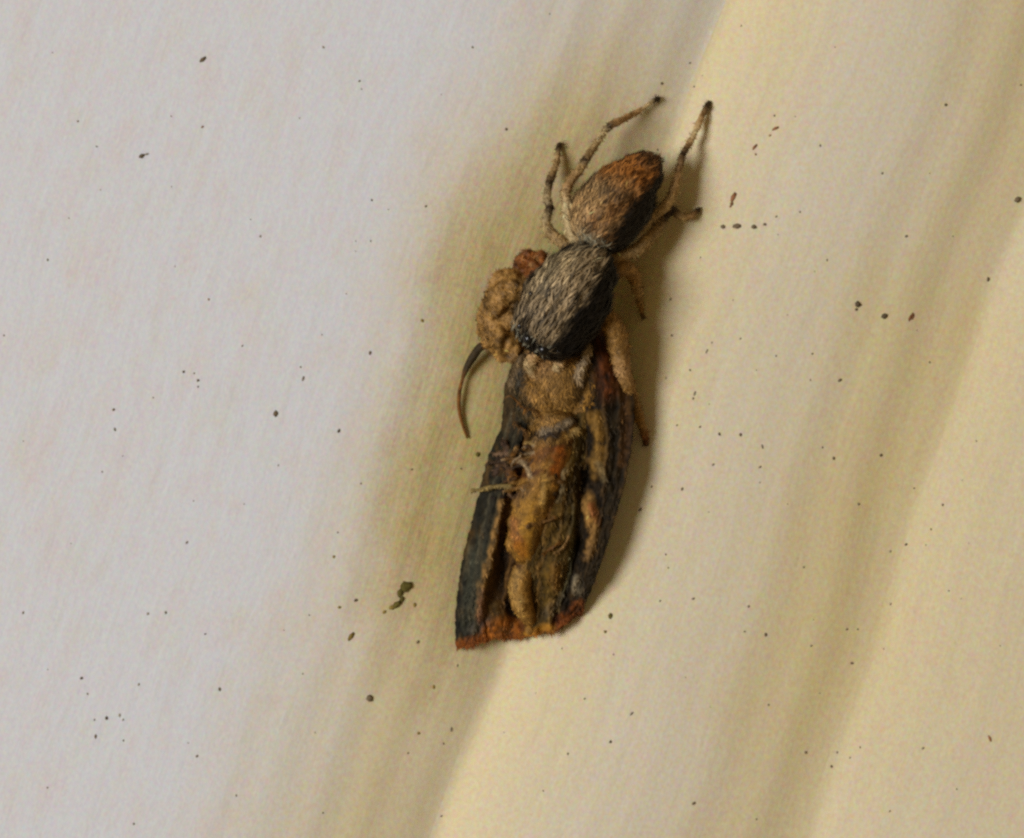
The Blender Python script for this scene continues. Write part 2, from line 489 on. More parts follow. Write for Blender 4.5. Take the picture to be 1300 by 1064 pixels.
def local(co, c, ax, r):
    q = (co - np.array(c)) @ np.array(ax)
    return q, q / np.array(r)
def spider_colour(co, no, nz):
    n = len(co)
    q1, e1 = local(co, ce_c, CE_AX, (1.62, 1.30, .98))
    q2, e2 = local(co, ab_c, AB_AX, (1.55, 1.03, .88))
    d1 = (np.linalg.norm(e1, axis=1) - 1) * 1.1
    d2 = (np.linalg.norm(e2, axis=1) - 1) * 1.0
    # carapace: grey-brown back, black flanks (the right one widened by painted shade), dark rim
    stc = vnoise(np.stack([q1[:, 0] * .9, q1[:, 1] * 3.6, q1[:, 2] * 2], 1), 1.7, 6)
    col1 = np.tile(cCE, (n, 1)) * np.clip(1 + 0.2 * nz + 1.1 * stc, .3, 1.9)[:, None]
    k = np.clip((q1[:, 1] - .1) / .7, 0, 1)[:, None] * np.clip(.6 - q1[:, 0:1], 0, 1) * .5
    col1 = col1 * (1 - k) + lin(178, 160, 120) * k
    front = np.clip((q1[:, 0] - 0.2) / 1.0, 0, 1)[:, None]
    col1 = col1 * (1 - 0.28 * front)
    fl = np.clip((np.abs(q1[:, 1] - 0.10) - 0.42 + 0.16 * nz) / 0.22, 0, 1)[:, None]
    fl = np.where(q1[:, 1:2] > 0.1, np.clip((np.abs(q1[:, 1:2]) - 1.12 + 0.1 * nz[:, None]) / 0.15, 0, 1), fl)
    fl = np.maximum(fl, np.clip((q1[:, 0:1] - 1.42) / 0.15, 0, 1))
    fl = np.maximum(fl, np.clip((0.30 - q1[:, 2:3]) / 0.25, 0, 1))
    col1 = col1 * (1 - fl) + cCE_DK * fl
    # abdomen: orange tip, mottled brown and tan chevrons, right flank with its shade put into the colour
    t = q2[:, 0]
    col2 = np.tile(cAB_BR, (n, 1))
    stk = vnoise(np.stack([q2[:, 0] * .8, q2[:, 1] * 3.4, q2[:, 2] * 2], 1), 1.6, 3) * 1.5
    nz = nz * .6 + stk * .7
    chev = np.sin((t * 2.6 - np.abs(q2[:, 1]) * 2.6) * 2.0 + nz * 2.0) * 0.5 + 0.5
    col2 = col2 * (1 - 0.6 * chev[:, None]) + cAB_TAN * 0.6 * chev[:, None]
    k = np.clip((t - 0.15 + 0.25 * nz) / 0.6, 0, 1)[:, None]
    col2 = col2 * (1 - 0.8 * k) + cAB_OR * 0.8 * k
    band = np.exp(-((t - 0.12 - 0.2 * q2[:, 1]) / 0.16) ** 2)[:, None] * 0.75
    col2 = col2 * (1 - band) + cAB_DK * 1.5 * band
    k = np.clip((t - 1.25) / 0.3, 0, 1)[:, None] * 0.7
    col2 = col2 * (1 - k) + cAB_DK * 2 * k
    k = np.clip((-t - 1.1) / 0.3, 0, 1)[:, None]
    col2 = col2 * (1 - .6 * k) + lin(150, 150, 125) * .6 * k
    k = np.clip((-q2[:, 1] - .15 + .3 * nz) / .4, 0, 1)[:, None] * np.clip(.7 - t / .9, 0, 1)[:, None] * .6
    col2 = col2 * (1 - k) + lin(206, 168, 112) * k
    fl = np.clip((q2[:, 1] - 0.28 + 0.18 * nz) / 0.25, 0, 1)[:, None]
    fl = np.maximum(fl, np.clip((-0.15 - q2[:, 2:3]) / 0.25, 0, 1) * .8)
    fl = np.maximum(fl, np.clip((-q2[:, 1:2] - 0.95) / 0.1, 0, 1) * .6)
    col2 = col2 * (1 - fl) + cAB_DK * .7 * fl
    best = np.where(d1 < d2, d1, d2)
    col = np.where((d1 < d2)[:, None], col1, col2)
    # waist
    wq = np.linalg.norm(co - np.array(P(762, 320, 1.2)), axis=1)
    k = np.clip(1 - wq / 0.42, 0, 1)[:, None]
    col = col * (1 - k) + lin(40, 42, 38) * k
    for pp, rr, cc in leg_data:
        dd = np.linalg.norm(co[:, None, :] - pp[None], axis=2) - rr[None]
        j = dd.argmin(1)
        dm = dd[np.arange(n), j]
        sel = dm < np.minimum(best, 0.12) - 0.02
        lc = cc[j] * (1 + 0.35 * nz[:, None])
        col = np.where(sel[:, None], lc, col)
        best = np.where(sel, dm, best)
    return col, best, (q1, e1, q2, e2, d1, d2)
nz = vnoise(co, 2.6) + 0.6 * vnoise(co, 6.5, 9)
kz = PX * D / (D + co[:, 1])
sx, sy = co[:, 0] * kz + 650, 532 - co[:, 2] * kz
lump = np.clip((672 - sx + .0 * sy) / 14, 0, 1) * np.clip((sy - 346) / 10, 0, 1)
lump = np.maximum(lump, np.clip((696 - sx) / 8, 0, 1) * np.clip((352 - sy) / 8, 0, 1) * np.clip((sy - 314) / 4, 0, 1))
co = co + no * (0.035 * nz + 0.02 * vnoise(co, 11, 4) + lump * (.13 * vnoise(co, 1.9, 31) + .10 * vnoise(co, 4.2, 17) - .03))[:, None]
me.vertices.foreach_set('co', co.astype(np.float32).ravel()); me.update()
co, no = arr_of(me)
colS, best, (q1, e1, q2, e2, d1, d2) = spider_colour(co, no, nz)
pz = vnoise(co, 2.4, 51) + .7 * vnoise(co, 5.5, 23)
colS = colS * (1 + lump[:, None] * np.clip(pz * .9, -.6, .6)[:, None] * np.array([1, 1.02, 1.1]))
colS = colS * (1 - (lump * np.clip(pz * 1.6 - .35, 0, .6))[:, None]) + lin(192, 150, 92) * (lump * np.clip(pz * 1.6 - .35, 0, .6))[:, None]
body = bpy.data.objects.new('body', me)
COL.objects.link(body)
me.materials.clear(); me.materials.append(M_SPIDER)
set_cols(me, colS)
me.polygons.foreach_set('use_smooth', [True] * len(me.polygons))
body.parent = spider
body.matrix_parent_inverse = Matrix.Translation(-SPO)

# coat of hair, combed backwards over the carapace and the abdomen
def coat(co, no, col, mask, count, dirv, ln, wd, lift, seed, bright=1.25, spread=0.35):
    r = np.random.default_rng(seed)
    ids = np.flatnonzero(mask)
    if len(ids) == 0: return [], [], np.zeros((0, 3))
    ids = r.choice(ids, count)
    V = co[ids] + r.normal(0, .012, (count, 3)); nn = no[ids]
    d = np.tile(np.array(dirv.normalized()), (count, 1)) if isinstance(dirv, Vector) else dirv[ids]
    d = d + r.normal(0, spread, (count, 3))
    d = d - nn * (d * nn).sum(1)[:, None]
    d /= np.linalg.norm(d, axis=1)[:, None] + 1e-9
    d = d + nn * (lift * r.uniform(.5, 1.5, count))[:, None]
    d /= np.linalg.norm(d, axis=1)[:, None]
    c = col[ids] * (bright * r.lognormal(0, 0.34, count))[:, None]
    return blades(V, d, ln * r.uniform(.5, 1.3, count), wd * r.uniform(.6, 1.3, count), c, nn)
def hair_obj(name, parts, parent, org, mat=M_HAIR):
    V, F, C = [], [], []
    for v, f, c in parts:
        b = len(V)
        V += [x for x in v]
        F += [tuple(i + b for i in ff) for ff in f]
        C.append(c)
    o = link_mesh(name, V, F, mat, parent, True, np.concatenate(C))
    o.matrix_parent_inverse = Matrix.Translation(-org)
    o['kind'] = 'stuff'
    return o
onleg = best < np.minimum(d1, d2) - 0.001
ceM = (~onleg) & (d1 < d2) & (q1[:, 2] > -0.1)
abM = (~onleg) & (d2 <= d1) & (q2[:, 2] > -0.5)
up = no[:, 1] < 0.4
ceT = Vector(CE_AX.col[0]) * -1
hp = [coat(co, no, colS, ceM, 3000, ceT, .42, .05, .20, 1, 1.3, .22), coat(co, no, colS * .35, ceM, 600, ceT, .40, .055, .26, 8, 1.0, .22),
      coat(co, no, colS * .4, abM, 450, Vector(AB_AX.col[0]), .36, .05, .24, 9, 1.0, .25),
      coat(co, no, colS, abM, 3000, Vector(AB_AX.col[0]), .30, .042, .18, 2, 1.25),
      coat(co, no, colS, onleg & up, 5200, Vector((0, -.3, -.2)), .16, .026, .55, 3, 1.2, 1.2)]
# pale tuft at the waist and along the front rim of the carapace
colP = np.tile(lin(165, 160, 135), (len(co), 1))
wq = np.linalg.norm(co - np.array(P(752, 318, 1.35)), axis=1)
hp.append(coat(co, no, colP, (wq < 0.55) & up, 130, Vector((-.4, 0, 1)), .3, .04, .3, 4, 1.0, .6))
rim = (q1[:, 0] > 1.25) & (q1[:, 0] < 1.6) & (q1[:, 2] > 0.1) & (d1 < .25) & (q1[:, 1] > -.5)
hp.append(coat(co, no, colP, rim, 120, ceT * -1, .28, .035, .2, 6, .8, .4))
hair_obj('hair', hp, spider, SPO)

# eyes on the front and along the sides of the head
def ball(name, c, r, col, mat, parent, org, seg=12):
    bm = bmesh.new()
    bmesh.ops.create_uvsphere(bm, u_segments=seg, v_segments=8, radius=r)
    me = bpy.data.meshes.new(name); bm.to_mesh(me); bm.free()
    me.polygons.foreach_set('use_smooth', [True] * len(me.polygons))
    set_cols(me, np.tile(col, (len(me.vertices), 1)))
    me.materials.append(mat)
    o = bpy.data.objects.new(name, me); COL.objects.link(o)
    o.parent = parent
    o.location = Vector(c) - org
    return o
def on_ce(a, b, lift=0.0):
    """point on the carapace at forward a, sideways b"""
    d = co[ceM]; q = q1[ceM]
    i = ((q[:, 0] - a) ** 2 + (q[:, 1] - b) ** 2 + 0.4 * (q[:, 2] - 0.6) ** 2).argmin()
    return Vector(d[i]) + Vector(no[ceM][i]) * lift
for a, b, r in ((1.50, -.28, .2), (1.50, .28, .2), (1.32, -.72, .12), (1.32, .72, .12), (.35, -.98, .11), (.35, .98, .11), (.8, -.98, .05), (.8, .98, .05)):
    ball('eye', on_ce(a, b, -0.03), r, lin(14, 10, 8), M_EYE, spider, SPO)

# ------------------------------------------------------------------ the moth
moth = empty('dead_moth', P(690, 640, hw(690, 640)))
tag(moth, 'dead brown moth with crumpled rust edged wings lying in the groove', 'moth')
MO = moth.location.copy()

mOCH = lin(168, 122, 52); mPINK = lin(170, 130, 78); mBR = lin(92, 62, 24); mDK = lin(36, 26, 12); mSL = lin(53, 49, 35); mOL = lin(84, 66, 26)
mRUST = lin(164, 82, 18); mORG = lin(158, 88, 22); mRED = lin(92, 40, 12); mPALE = lin(196, 172, 138)
# strokes in photograph pixels: (polyline, half width, raise in mm, colour, strength)
ST_ = [
  ([(656, 458), (648, 500), (644, 536)], 12, .02, lin(84, 64, 36), .6),
  # left forewing: slate outer band with a brown nick, pink rolled inner edge
  ([(598, 665), (592, 700)], 7, 0, lin(104, 74, 30), .6),
  ([(606, 690), (600, 740), (594, 790)], 11, .0, lin(70, 72, 58), .7),  # grey sheen of the lower wing, put into the colour
  ([(600, 800), (618, 790)], 8, .03, lin(96, 88, 80), .6),
  ([(615, 630), (606, 665)], 8, .0, lin(34, 34, 28), .8),
  ([(584, 745), (580, 810)], 3, .0, lin(26, 24, 20), .8),
  ([(636, 636), (628, 686), (620, 722), (611, 750), (609, 778)], 4.5, .16, lin(158, 120, 66), .95),
  ([(612, 750), (610, 790)], 5, .05, lin(134, 92, 68), .8),
  ([(628, 770), (632, 795)], 9, -.04, lin(84, 66, 30), .7),
  # brown strip and hollows blackened with painted shade between the wing and the abdomen
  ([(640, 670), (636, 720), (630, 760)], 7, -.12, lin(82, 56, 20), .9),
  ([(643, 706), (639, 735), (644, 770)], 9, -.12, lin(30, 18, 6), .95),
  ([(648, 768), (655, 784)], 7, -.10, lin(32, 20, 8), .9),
  # folds over the olive hind wing
  ([(713, 560), (704, 600), (690, 650)], 8, .10, lin(158, 84, 20), .85),
  ([(700, 560), (660, 575), (645, 590)], 8, .08, lin(130, 84, 24), .7),
  ([(712, 640), (700, 700), (694, 760)], 10, .06, lin(104, 78, 26), .7),
  ([(707, 720), (704, 745)], 7, .10, lin(138, 96, 36), .7),
  ([(729, 640), (727, 690), (722, 730), (712, 764)], 3.2, .12, lin(112, 106, 72), .7),  # highlight along the wing border, painted on the raised fold
  ([(722, 610), (715, 650), (700, 690)], 4, -.10, lin(48, 36, 12), .7),
  ([(690, 690), (684, 740), (690, 786)], 5, -.08, lin(60, 44, 14), .7),
  ([(695, 780), (715, 755)], 5, .05, lin(110, 98, 80), .5),
  ([(738, 560), (734, 600), (726, 640)], 5, -.14, lin(40, 30, 12), .8),
  ([(718, 600), (708, 635)], 3, .08, lin(140, 122, 88), .6),
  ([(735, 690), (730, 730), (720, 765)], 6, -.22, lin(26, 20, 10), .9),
  ([(668, 706), (660, 724), (656, 745), (661, 768), (672, 786)], 6, .17, lin(190, 146, 78), .95),
  ([(666, 740), (672, 775)], 7, .05, lin(140, 100, 40), .8),
  # veins
  ([(652, 520), (634, 580), (618, 650), (604, 720), (594, 800)], 1.8, .05, lin(92, 86, 66), .6),
  ([(660, 530), (640, 600), (622, 680), (606, 760), (602, 810)], 1.6, .05, lin(88, 80, 58), .6),
  ([(706, 600), (696, 660), (686, 720), (682, 790)], 1.8, .06, lin(140, 104, 50), .6),
  ([(722, 590), (712, 660), (704, 720), (698, 790)], 1.8, .06, lin(136, 104, 54), .6),
  ([(736, 590), (726, 660), (716, 730), (708, 785)], 1.6, .05, lin(120, 96, 52), .6),
  ([(765, 500), (772, 560), (766, 630), (750, 710), (728, 780)], 2.0, .06, lin(104, 78, 44), .6),
  ([(784, 480), (790, 560), (780, 630), (760, 700), (738, 765)], 2.0, .06, lin(96, 66, 34), .5),
  ([(690, 560), (672, 620), (652, 690), (640, 760), (634, 806)], 1.8, .05, lin(124, 88, 40), .6),
  # right forewing, shade of its outer slope put into the dark colour
  ([(757, 530), (762, 560), (757, 600)], 9, .07, lin(150, 112, 50), .85),
  ([(760, 590), (765, 608)], 5, .06, lin(160, 140, 96), .6),
  ([(744, 628), (750, 650), (757, 672), (750, 700)], 8, .12, lin(180, 134, 70), .95),
  ([(752, 640), (758, 660)], 4, .05, lin(150, 84, 46), .7),
  ([(748, 690), (745, 712)], 3, .06, lin(170, 130, 80), .7),
  ([(732, 738), (734, 750)], 5, .06, lin(176, 160, 128), .6),
  ([(768, 432), (770, 470), (772, 500)], 12, .05, lin(104, 52, 14), .8),
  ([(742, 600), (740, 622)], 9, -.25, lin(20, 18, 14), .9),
  ([(780, 520), (785, 580), (775, 640), (760, 700), (744, 750)], 11, .0, lin(40, 32, 16), .9),
  ([(792, 490), (797, 540), (790, 590)], 6, .0, lin(96, 62, 26), .5),
]
EDGE = [(578, 818), (600, 815), (617, 808), (637, 803), (660, 802), (690, 797), (716, 788), (739, 770)]
RUSTB = [([(582, 820), (600, 815), (615, 811)], 6, 0.0, lin(150, 80, 22), .9), ([(622, 803), (640, 797), (656, 797)], 12, .06, lin(160, 92, 26), .95),
         ([(664, 806), (690, 799), (705, 795)], 6, .04, lin(190, 132, 42), .95), ([(712, 790), (724, 780), (736, 768)], 8, .05, lin(140, 74, 22), .9),
         ([(662, 795), (663, 806)], 3, 0, lin(80, 30, 8), .8), ([(708, 780), (706, 792)], 4, -.1, lin(80, 30, 12), .8)]

def dist_poly(x, y, poly):
    best = np.full(x.shape, 1e9)
    for (x0, y0), (x1, y1) in zip(poly[:-1], poly[1:]):
        dx, dy = x1 - x0, y1 - y0
        t = np.clip(((x - x0) * dx + (y - y0) * dy) / (dx * dx + dy * dy + 1e-9), 0, 1)
        best = np.minimum(best, np.hypot(x - x0 - t * dx, y - y0 - t * dy))
    return best

def resample(poly, n):
    p = [Vector((a, b, 0)) for a, b in poly]
    q, _ = spline(p, [(0,)] * len(p), 8)
    q = np.array([tuple(v)[:2] for v in q])
    s = np.concatenate([[0], np.cumsum(np.hypot(*np.diff(q, axis=0).T))])
    t = np.linspace(0, s[-1], n)
    return np.stack([np.interp(t, s, q[:, 0]), np.interp(t, s, q[:, 1])], 1)

def wing(name, Lp, Rp, hprof, base, seed, strokes, ns=150, nt=46, label=None, crum=.09):
    """hprof(s,t): height above the board; loft between two edges drawn in wall millimetres"""
    L_, R_ = resample(Lp, ns), resample(Rp, ns)
    t = np.linspace(0, 1, nt)
    X = L_[:, None, 0] * (1 - t) + R_[:, None, 0] * t
    Y = L_[:, None, 1] * (1 - t) + R_[:, None, 1] * t
    S = np.repeat(np.linspace(0, 1, ns)[:, None], nt, 1)
    Tt = np.repeat(t[None], ns, 0)
    pts = np.stack([X / 42, Y / 42, np.full(X.shape, seed * 3.1)], -1).reshape(-1, 3)
    n1 = vnoise(pts, 1.3, seed).reshape(X.shape)
    n2 = vnoise(pts * np.array([1.6, .7, 1]), 3.2, seed + 5).reshape(X.shape)
    n3 = vnoise(pts, 7.5, seed + 8).reshape(X.shape)
    H = hprof(S, Tt, X, Y) + crum * n1 + crum * .7 * n2 + crum * .35 * n3
    st4 = np.array([mnoise.noise(Vector((tt * nt * .32 + seed * 7, ss * 3.5, seed))) for ss in np.linspace(0, 1, ns) for tt in t]).reshape(X.shape)
    H = H + .018 * st4
    C = np.tile(base, (*X.shape, 1)) * np.clip(1 + 0.6 * n1 + .4 * n2 + .5 * st4 + .3 * n3, .3, 2.2)[..., None]
    C = C * (1 - .35 * np.clip(n2 * 2, 0, 1)[..., None]) + lin(128, 92, 40) * .35 * np.clip(n2 * 2, 0, 1)[..., None]
    wob_x, wob_y = X + n2 * 5.0 + n3 * 2, Y + n1 * 5.0
    for poly, wd, dh, colr, a in strokes:
        d = dist_poly(wob_x, wob_y, poly)
        k = np.exp(-(d / wd) ** 2 * 0.9)
        H = H + dh * k
        k2 = (np.clip(1.35 - d / wd, 0, 1) ** .8 * a * np.clip(1.0 + .9 * n2 + .5 * st4 + .4 * n3, .15, 1))[..., None]
        C = C * (1 - k2) + colr * (1 + .4 * n3[..., None] + .25 * n2[..., None]) * k2
    # ragged outer margins
    jag = n3 * 1.6
    V = []
    for i in range(ns):
        for j in range(nt):
            e = 2.2 if i > ns - 4 else 1.0 if (j < 2 or j > nt - 3) else 0.0
            V.append(P(X[i, j] + e * jag[i, j], Y[i, j] + e * jag[i, j], H[i, j]) - MO)
    idx = np.arange(ns * nt).reshape(ns, nt)
    F = np.stack([idx[:-1, :-1], idx[1:, :-1], idx[1:, 1:], idx[:-1, 1:]], -1).reshape(-1, 4)
    o = link_mesh(name, V, F.tolist(), M_WING, moth, True, C.reshape(-1, 3))
    sd = o.modifiers.new('thickness', 'SOLIDIFY'); sd.thickness = 0.035; sd.offset = 0
    if label: o['label'] = label
    return o, X, Y, H, C

def sm(x, a, b):
    k = np.clip((x - a) / (b - a), 0, 1)
    return k * k * (3 - 2 * k)
def wallA(X, Y):
    u, v = uv_of((X - 650) / PX, (532 - Y) / PX)
    return wall_h(u, v)

def hp_fl(s, t, X, Y):
    top = (0.66 - 0.25 * s) * (1 - sm(s, .7, 1)) + sm(s, .7, 1) * (wallA(X, Y) + .35)
    e = wallA(X, Y) + .10 + .25 * np.sin(s * 3.1) 
    k = np.sin(t * math.pi / 2) ** .8
    return e * (1 - k) + top * k
fl = wing('forewing', [(655, 450), (641, 495), (637, 540), (622, 575), (610, 620), (600, 660), (590, 700), (583, 740), (578, 790), (580, 823)],
          [(690, 470), (672, 530), (652, 590), (640, 636), (632, 686), (624, 722), (616, 750), (613, 778), (618, 811)], hp_fl, mSL * .75, 1.0, ST_ + RUSTB, 150, 34,
          'slate grey forewing with a pink rolled edge')
def hp_hl(s, t, X, Y):
    return (0.30 - .25 * s) * (1 - sm(s, .6, 1)) + sm(s, .6, 1) * (wallA(X, Y) + .22) + .18 * np.sin(t * math.pi) + .05 * np.sin(t * 9 + s * 5)
hl = wing('hindwing', [(660, 540), (645, 590), (634, 640), (626, 690), (617, 722), (609, 750), (607, 780), (614, 812)],
          [(720, 545), (706, 590), (694, 640), (684, 690), (676, 730), (676, 770), (680, 806)], hp_hl, mBR, 2.0, ST_ + RUSTB, 130, 40)
def hp_hr(s, t, X, Y):
    return (0.78 - .45 * s ** 1.3) * (1 - sm(s, .6, 1)) + sm(s, .6, 1) * (wallA(X, Y) + .25) + .20 * np.sin(np.clip(t * 1.1, 0, 1) * math.pi) - .30 * sm(t, .72, 1) + .05 * np.sin(t * 8 + s * 3)
hr = wing('hindwing', [(700, 535), (688, 590), (676, 650), (670, 700), (662, 740), (660, 775), (666, 808)],
          [(756, 520), (748, 600), (739, 657), (731, 715), (724, 758), (718, 794)], hp_hr, mOL, 3.0, ST_ + RUSTB, 140, 40, 'olive brown hindwing beside the abdomen')
def hp_fr(s, t, X, Y):
    e = wallA(X, Y) + .08 + 1.05 * (1 - np.abs(2 * np.clip(s * .97 + .03, 0, 1) - 1) ** 5)
    top = 0.75 - .45 * s + .22 * sm(s, 0, .2) - .45 * sm(s, .75, 1)
    k = sm(t, .45, 1.0)
    a = -.30 * (1 - sm(t, 0, .28)) * sm(s, .25, .5)
    return (top + a) * (1 - k) + e * k
fr = wing('forewing', [(740, 425), (742, 480), (744, 530), (742, 600), (735, 660), (727, 710), (714, 755), (698, 801)],
          [(772, 405), (794, 440), (804, 490), (804, 545), (796, 600), (783, 650), (768, 700), (754, 740), (738, 778)], hp_fr, mDK * 1.1, 4.0, ST_ + RUSTB, 150, 44,
          'dark brown forewing with an ochre spot')

# head, thorax and abdomen as one body
bm = bmesh.new()
I3 = Matrix.Identity(3)
def el(px, py, h, rx, ry, rz, rot=0):
    ellipsoid_mesh(bm, P(px, py, h), Matrix.Rotation(math.radians(rot), 3, 'Y'), (rx / PX, ry, rz / PX), 20)
el(712, 484, .35, 46, .85, 50, 15)
el(690, 500, .40, 34, .72, 36)
el(668, 478, .45, 20, .5, 30)
el(690, 455, .35, 34, .70, 30)
el(735, 470, .35, 26, .60, 40, 15)
el(682, 512, .30, 30, .6, 32)
el(672, 470, .45, 20, .5, 24)
el(742, 500, .45, 24, .5, 40, 10)
el(702, 535, .35, 36, .55, 24, -25)
tube_mesh(bm, [P(708, 530, .5), P(700, 570, .6), P(686, 615, .6), P(674, 650, .55), P(665, 685, .5), P(666, 706, .35), P(668, 714, .2)], [.74, .70, .62, .58, .52, .36, .2], 16)
tube_mesh(bm, [P(674, 702, .25), P(664, 724, .20), P(659, 745, .12), P(663, 768, -.05), P(673, 788, -.35)], [.24, .33, .36, .34, .22], 14)
for px, py, h, r in ((652, 690, .68, .26), (655, 664, .82, .27), (668, 690, .8, .26), (672, 660, .9, .25), (662, 704, .62, .22), (686, 640, .95, .24), (660, 640, .8, .26), (654, 612, .72, .22),
                     (648, 600, .66, .2), (690, 610, .98, .25), (715, 520, .85, .25), (728, 505, .95, .22), (690, 545, .92, .22), (662, 770, .42, .15), (672, 800, .22, .14)):
    ellipsoid_mesh(bm, P(px, py, h - .12), I3, (r, r * .8, r * 1.1), 14)
# crumpled legs and torn collar scales over the thorax
mlegs = [([(652, 619, .85), (634, 617, .72), (614, 621, .42), (599, 623, .05)], .075, lin(150, 128, 74)),
         ([(735, 545, 1.0), (712, 556, 1.05), (690, 564, 1.0), (668, 563, .85)], .08, lin(176, 144, 84)),
         ([(718, 566, 1.0), (700, 578, 1.0), (672, 582, .9), (650, 582, .62)], .075, lin(150, 116, 64)),
         ([(690, 612, 1.1), (676, 606, 1.05), (668, 592, 1.0), (660, 584, .85)], .065, lin(176, 150, 110)),
         ([(704, 606, 1.12), (684, 612, 1.1), (664, 618, 1.0), (645, 622, .7)], .085, lin(140, 100, 44)),
         ([(722, 534, 1.05), (706, 542, 1.1), (690, 548, 1.05)], .10, lin(170, 150, 120)),
         ([(690, 640, 1.15), (692, 620, 1.15), (690, 602, 1.1)], .10, lin(182, 140, 66)),
         ([(747, 438, .98), (742, 458, 1.05), (734, 478, 1.0)], .13, lin(190, 164, 126)),
         ([(630, 605, .2), (634, 590, .35), (645, 575, .5), (640, 562, .5)], .12, lin(84, 62, 46)),
         ([(664, 452, .9), (655, 470, .7), (648, 490, .5)], .12, lin(120, 98, 66))]
q_ = random.Random(77)
for k in range(16):
    x0 = q_.uniform(668, 735); y0 = q_.uniform(520, 625) if k < 13 else q_.uniform(625, 700)
    a = q_.gauss(2.9, .5); l = q_.uniform(12, 40)
    hh = .52 + .5 * math.exp(-((x0 - 695) / 45) ** 2) - (.25 if x0 < 650 else 0)
    pl = [(x0 + l * t * math.cos(a) + q_.gauss(0, 2.5), y0 + l * t * math.sin(a) + q_.gauss(0, 2.5), hh + q_.uniform(-.06, .12)) for t in (0, .35, .7, 1)]
    mlegs.append((pl, q_.uniform(.035, .06), q_.choice([lin(160, 122, 70), lin(70, 44, 18), lin(120, 84, 38), lin(130, 86, 30), lin(44, 30, 16)])))
for k in range(22):
    x0 = q_.uniform(655, 712); y0 = q_.uniform(545, 628)
    a = q_.gauss(2.8, .6); l = q_.uniform(10, 30)
    hh = .60 + .42 * math.exp(-((x0 - 692) / 40) ** 2)
    pl = [(x0 + l * t * math.cos(a) + q_.gauss(0, 1.2), y0 + l * t * math.sin(a) + q_.gauss(0, 1.2), hh - .25 * t * (x0 < 680) + q_.uniform(-.02, .06)) for t in (0, .5, 1)]
    mlegs.append((pl, q_.uniform(.03, .05), q_.choice([lin(150, 116, 70), lin(84, 56, 26), lin(112, 78, 36), lin(60, 42, 22), lin(176, 150, 112)])))
for k in range(16):
    x0 = q_.uniform(636, 660); y0 = q_.uniform(556, 632)
    a = math.pi + q_.gauss(.1, .5); l = q_.uniform(10, 26)
    pl = [(x0 + l * t * math.cos(a) + q_.gauss(0, 1.2), y0 + l * t * math.sin(a) + q_.gauss(0, 1.2), .62 - .35 * t + q_.uniform(-.03, .05)) for t in (0, .5, 1)]
    mlegs.append((pl, q_.uniform(.03, .055), q_.choice([lin(70, 52, 38), lin(50, 36, 26), lin(96, 70, 44), lin(128, 100, 74)])))
ml = []
for pl, r, c in mlegs:
    pp, vv = spline([P(*a) for a in pl], [(r,)] * len(pl), 5)
    rr = [r * (1.0 + .25 * math.sin(i * .9)) for i in range(len(pp))]
    tube_mesh(bm, pp, rr, 8)
    ml.append((np.array([tuple(p) for p in pp]), r, c))
me = fuse(bm, 0.034, 2)
me.name = 'body'
cm, nm = arr_of(me)
kx = PX * D / (D + cm[:, 1])
mx, my = cm[:, 0] * kx + 650, 532 - cm[:, 2] * kx
z1 = vnoise(cm, 1.8, 2); z2 = vnoise(cm, 5.0, 7); z3 = vnoise(cm, 11, 3)
colM = np.tile(mOCH, (len(cm), 1)) * (1 + .4 * z1[:, None] + .35 * z2[:, None])
# thorax pale pinkish ochre, shade of the hollow on its left painted slate, amber abdomen
BS = [([(705, 470), (720, 500), (700, 530)], 34, 0, lin(158, 118, 58), .9), ([(690, 455), (675, 460)], 18, 0, lin(178, 134, 80), .9), ([(655, 455), (650, 500), (655, 535)], 17, 0, lin(52, 48, 34), .97),
      ([(668, 520), (660, 540)], 12, 0, lin(70, 58, 34), .8), ([(745, 470), (735, 500)], 10, 0, lin(64, 46, 20), .8), ([(738, 530), (700, 548), (672, 556)], 7, 0, lin(34, 22, 10), .95),
      ([(730, 560), (700, 570)], 6, 0, lin(70, 30, 10), .8), ([(690, 575), (650, 600)], 12, 0, lin(124, 74, 22), .8), ([(640, 590), (632, 612)], 9, 0, lin(48, 34, 24), .9),
      ([(712, 572), (704, 604)], 8, 0, lin(164, 88, 22), .9), ([(692, 600), (660, 604)], 4, 0, lin(84, 38, 12), .8),
      ([(660, 630), (672, 646)], 10, 0, lin(120, 90, 60), .7), ([(672, 640), (668, 700)], 12, 0, lin(196, 142, 40), .7), ([(652, 660), (655, 690)], 6, 0, lin(190, 120, 60), .6),
      ([(664, 700), (660, 690)], 8, 0, lin(176, 104, 18), .7), ([(657, 728), (652, 755), (662, 775)], 9, 0, lin(200, 156, 84), .8), ([(684, 650), (678, 700)], 5, 0, lin(96, 62, 16), .7), ([(645, 706), (656, 716)], 4, 0, lin(60, 24, 6), .8)]
wx, wy = mx + z2 * 5, my + z1 * 5
for poly, wd, _, c, a in BS:
    k = (np.clip(1.4 - dist_poly(wx, wy, poly) / wd, 0, 1) * a)[:, None]
    colM = colM * (1 - k) + c * (1 + .4 * z2[:, None] + .3 * z3[:, None]) * k
for pp, r, c in ml:
    dd = np.linalg.norm(cm[:, None, :] - pp[None], axis=2).min(1)
    k = np.clip((r * 1.9 - dd) / (r * .7), 0, 1)[:, None]
    colM = colM * (1 - k) + c * (1 + .3 * z2[:, None]) * k
mb = bpy.data.objects.new('body', me); COL.objects.link(mb)
me.materials.clear(); me.materials.append(M_MOTH)
set_cols(me, colM)
me.polygons.foreach_set('use_smooth', [True] * len(me.polygons))
mb.parent = moth
mb.matrix_parent_inverse = Matrix.Translation(-MO)
front = nm[:, 1] < 0.3
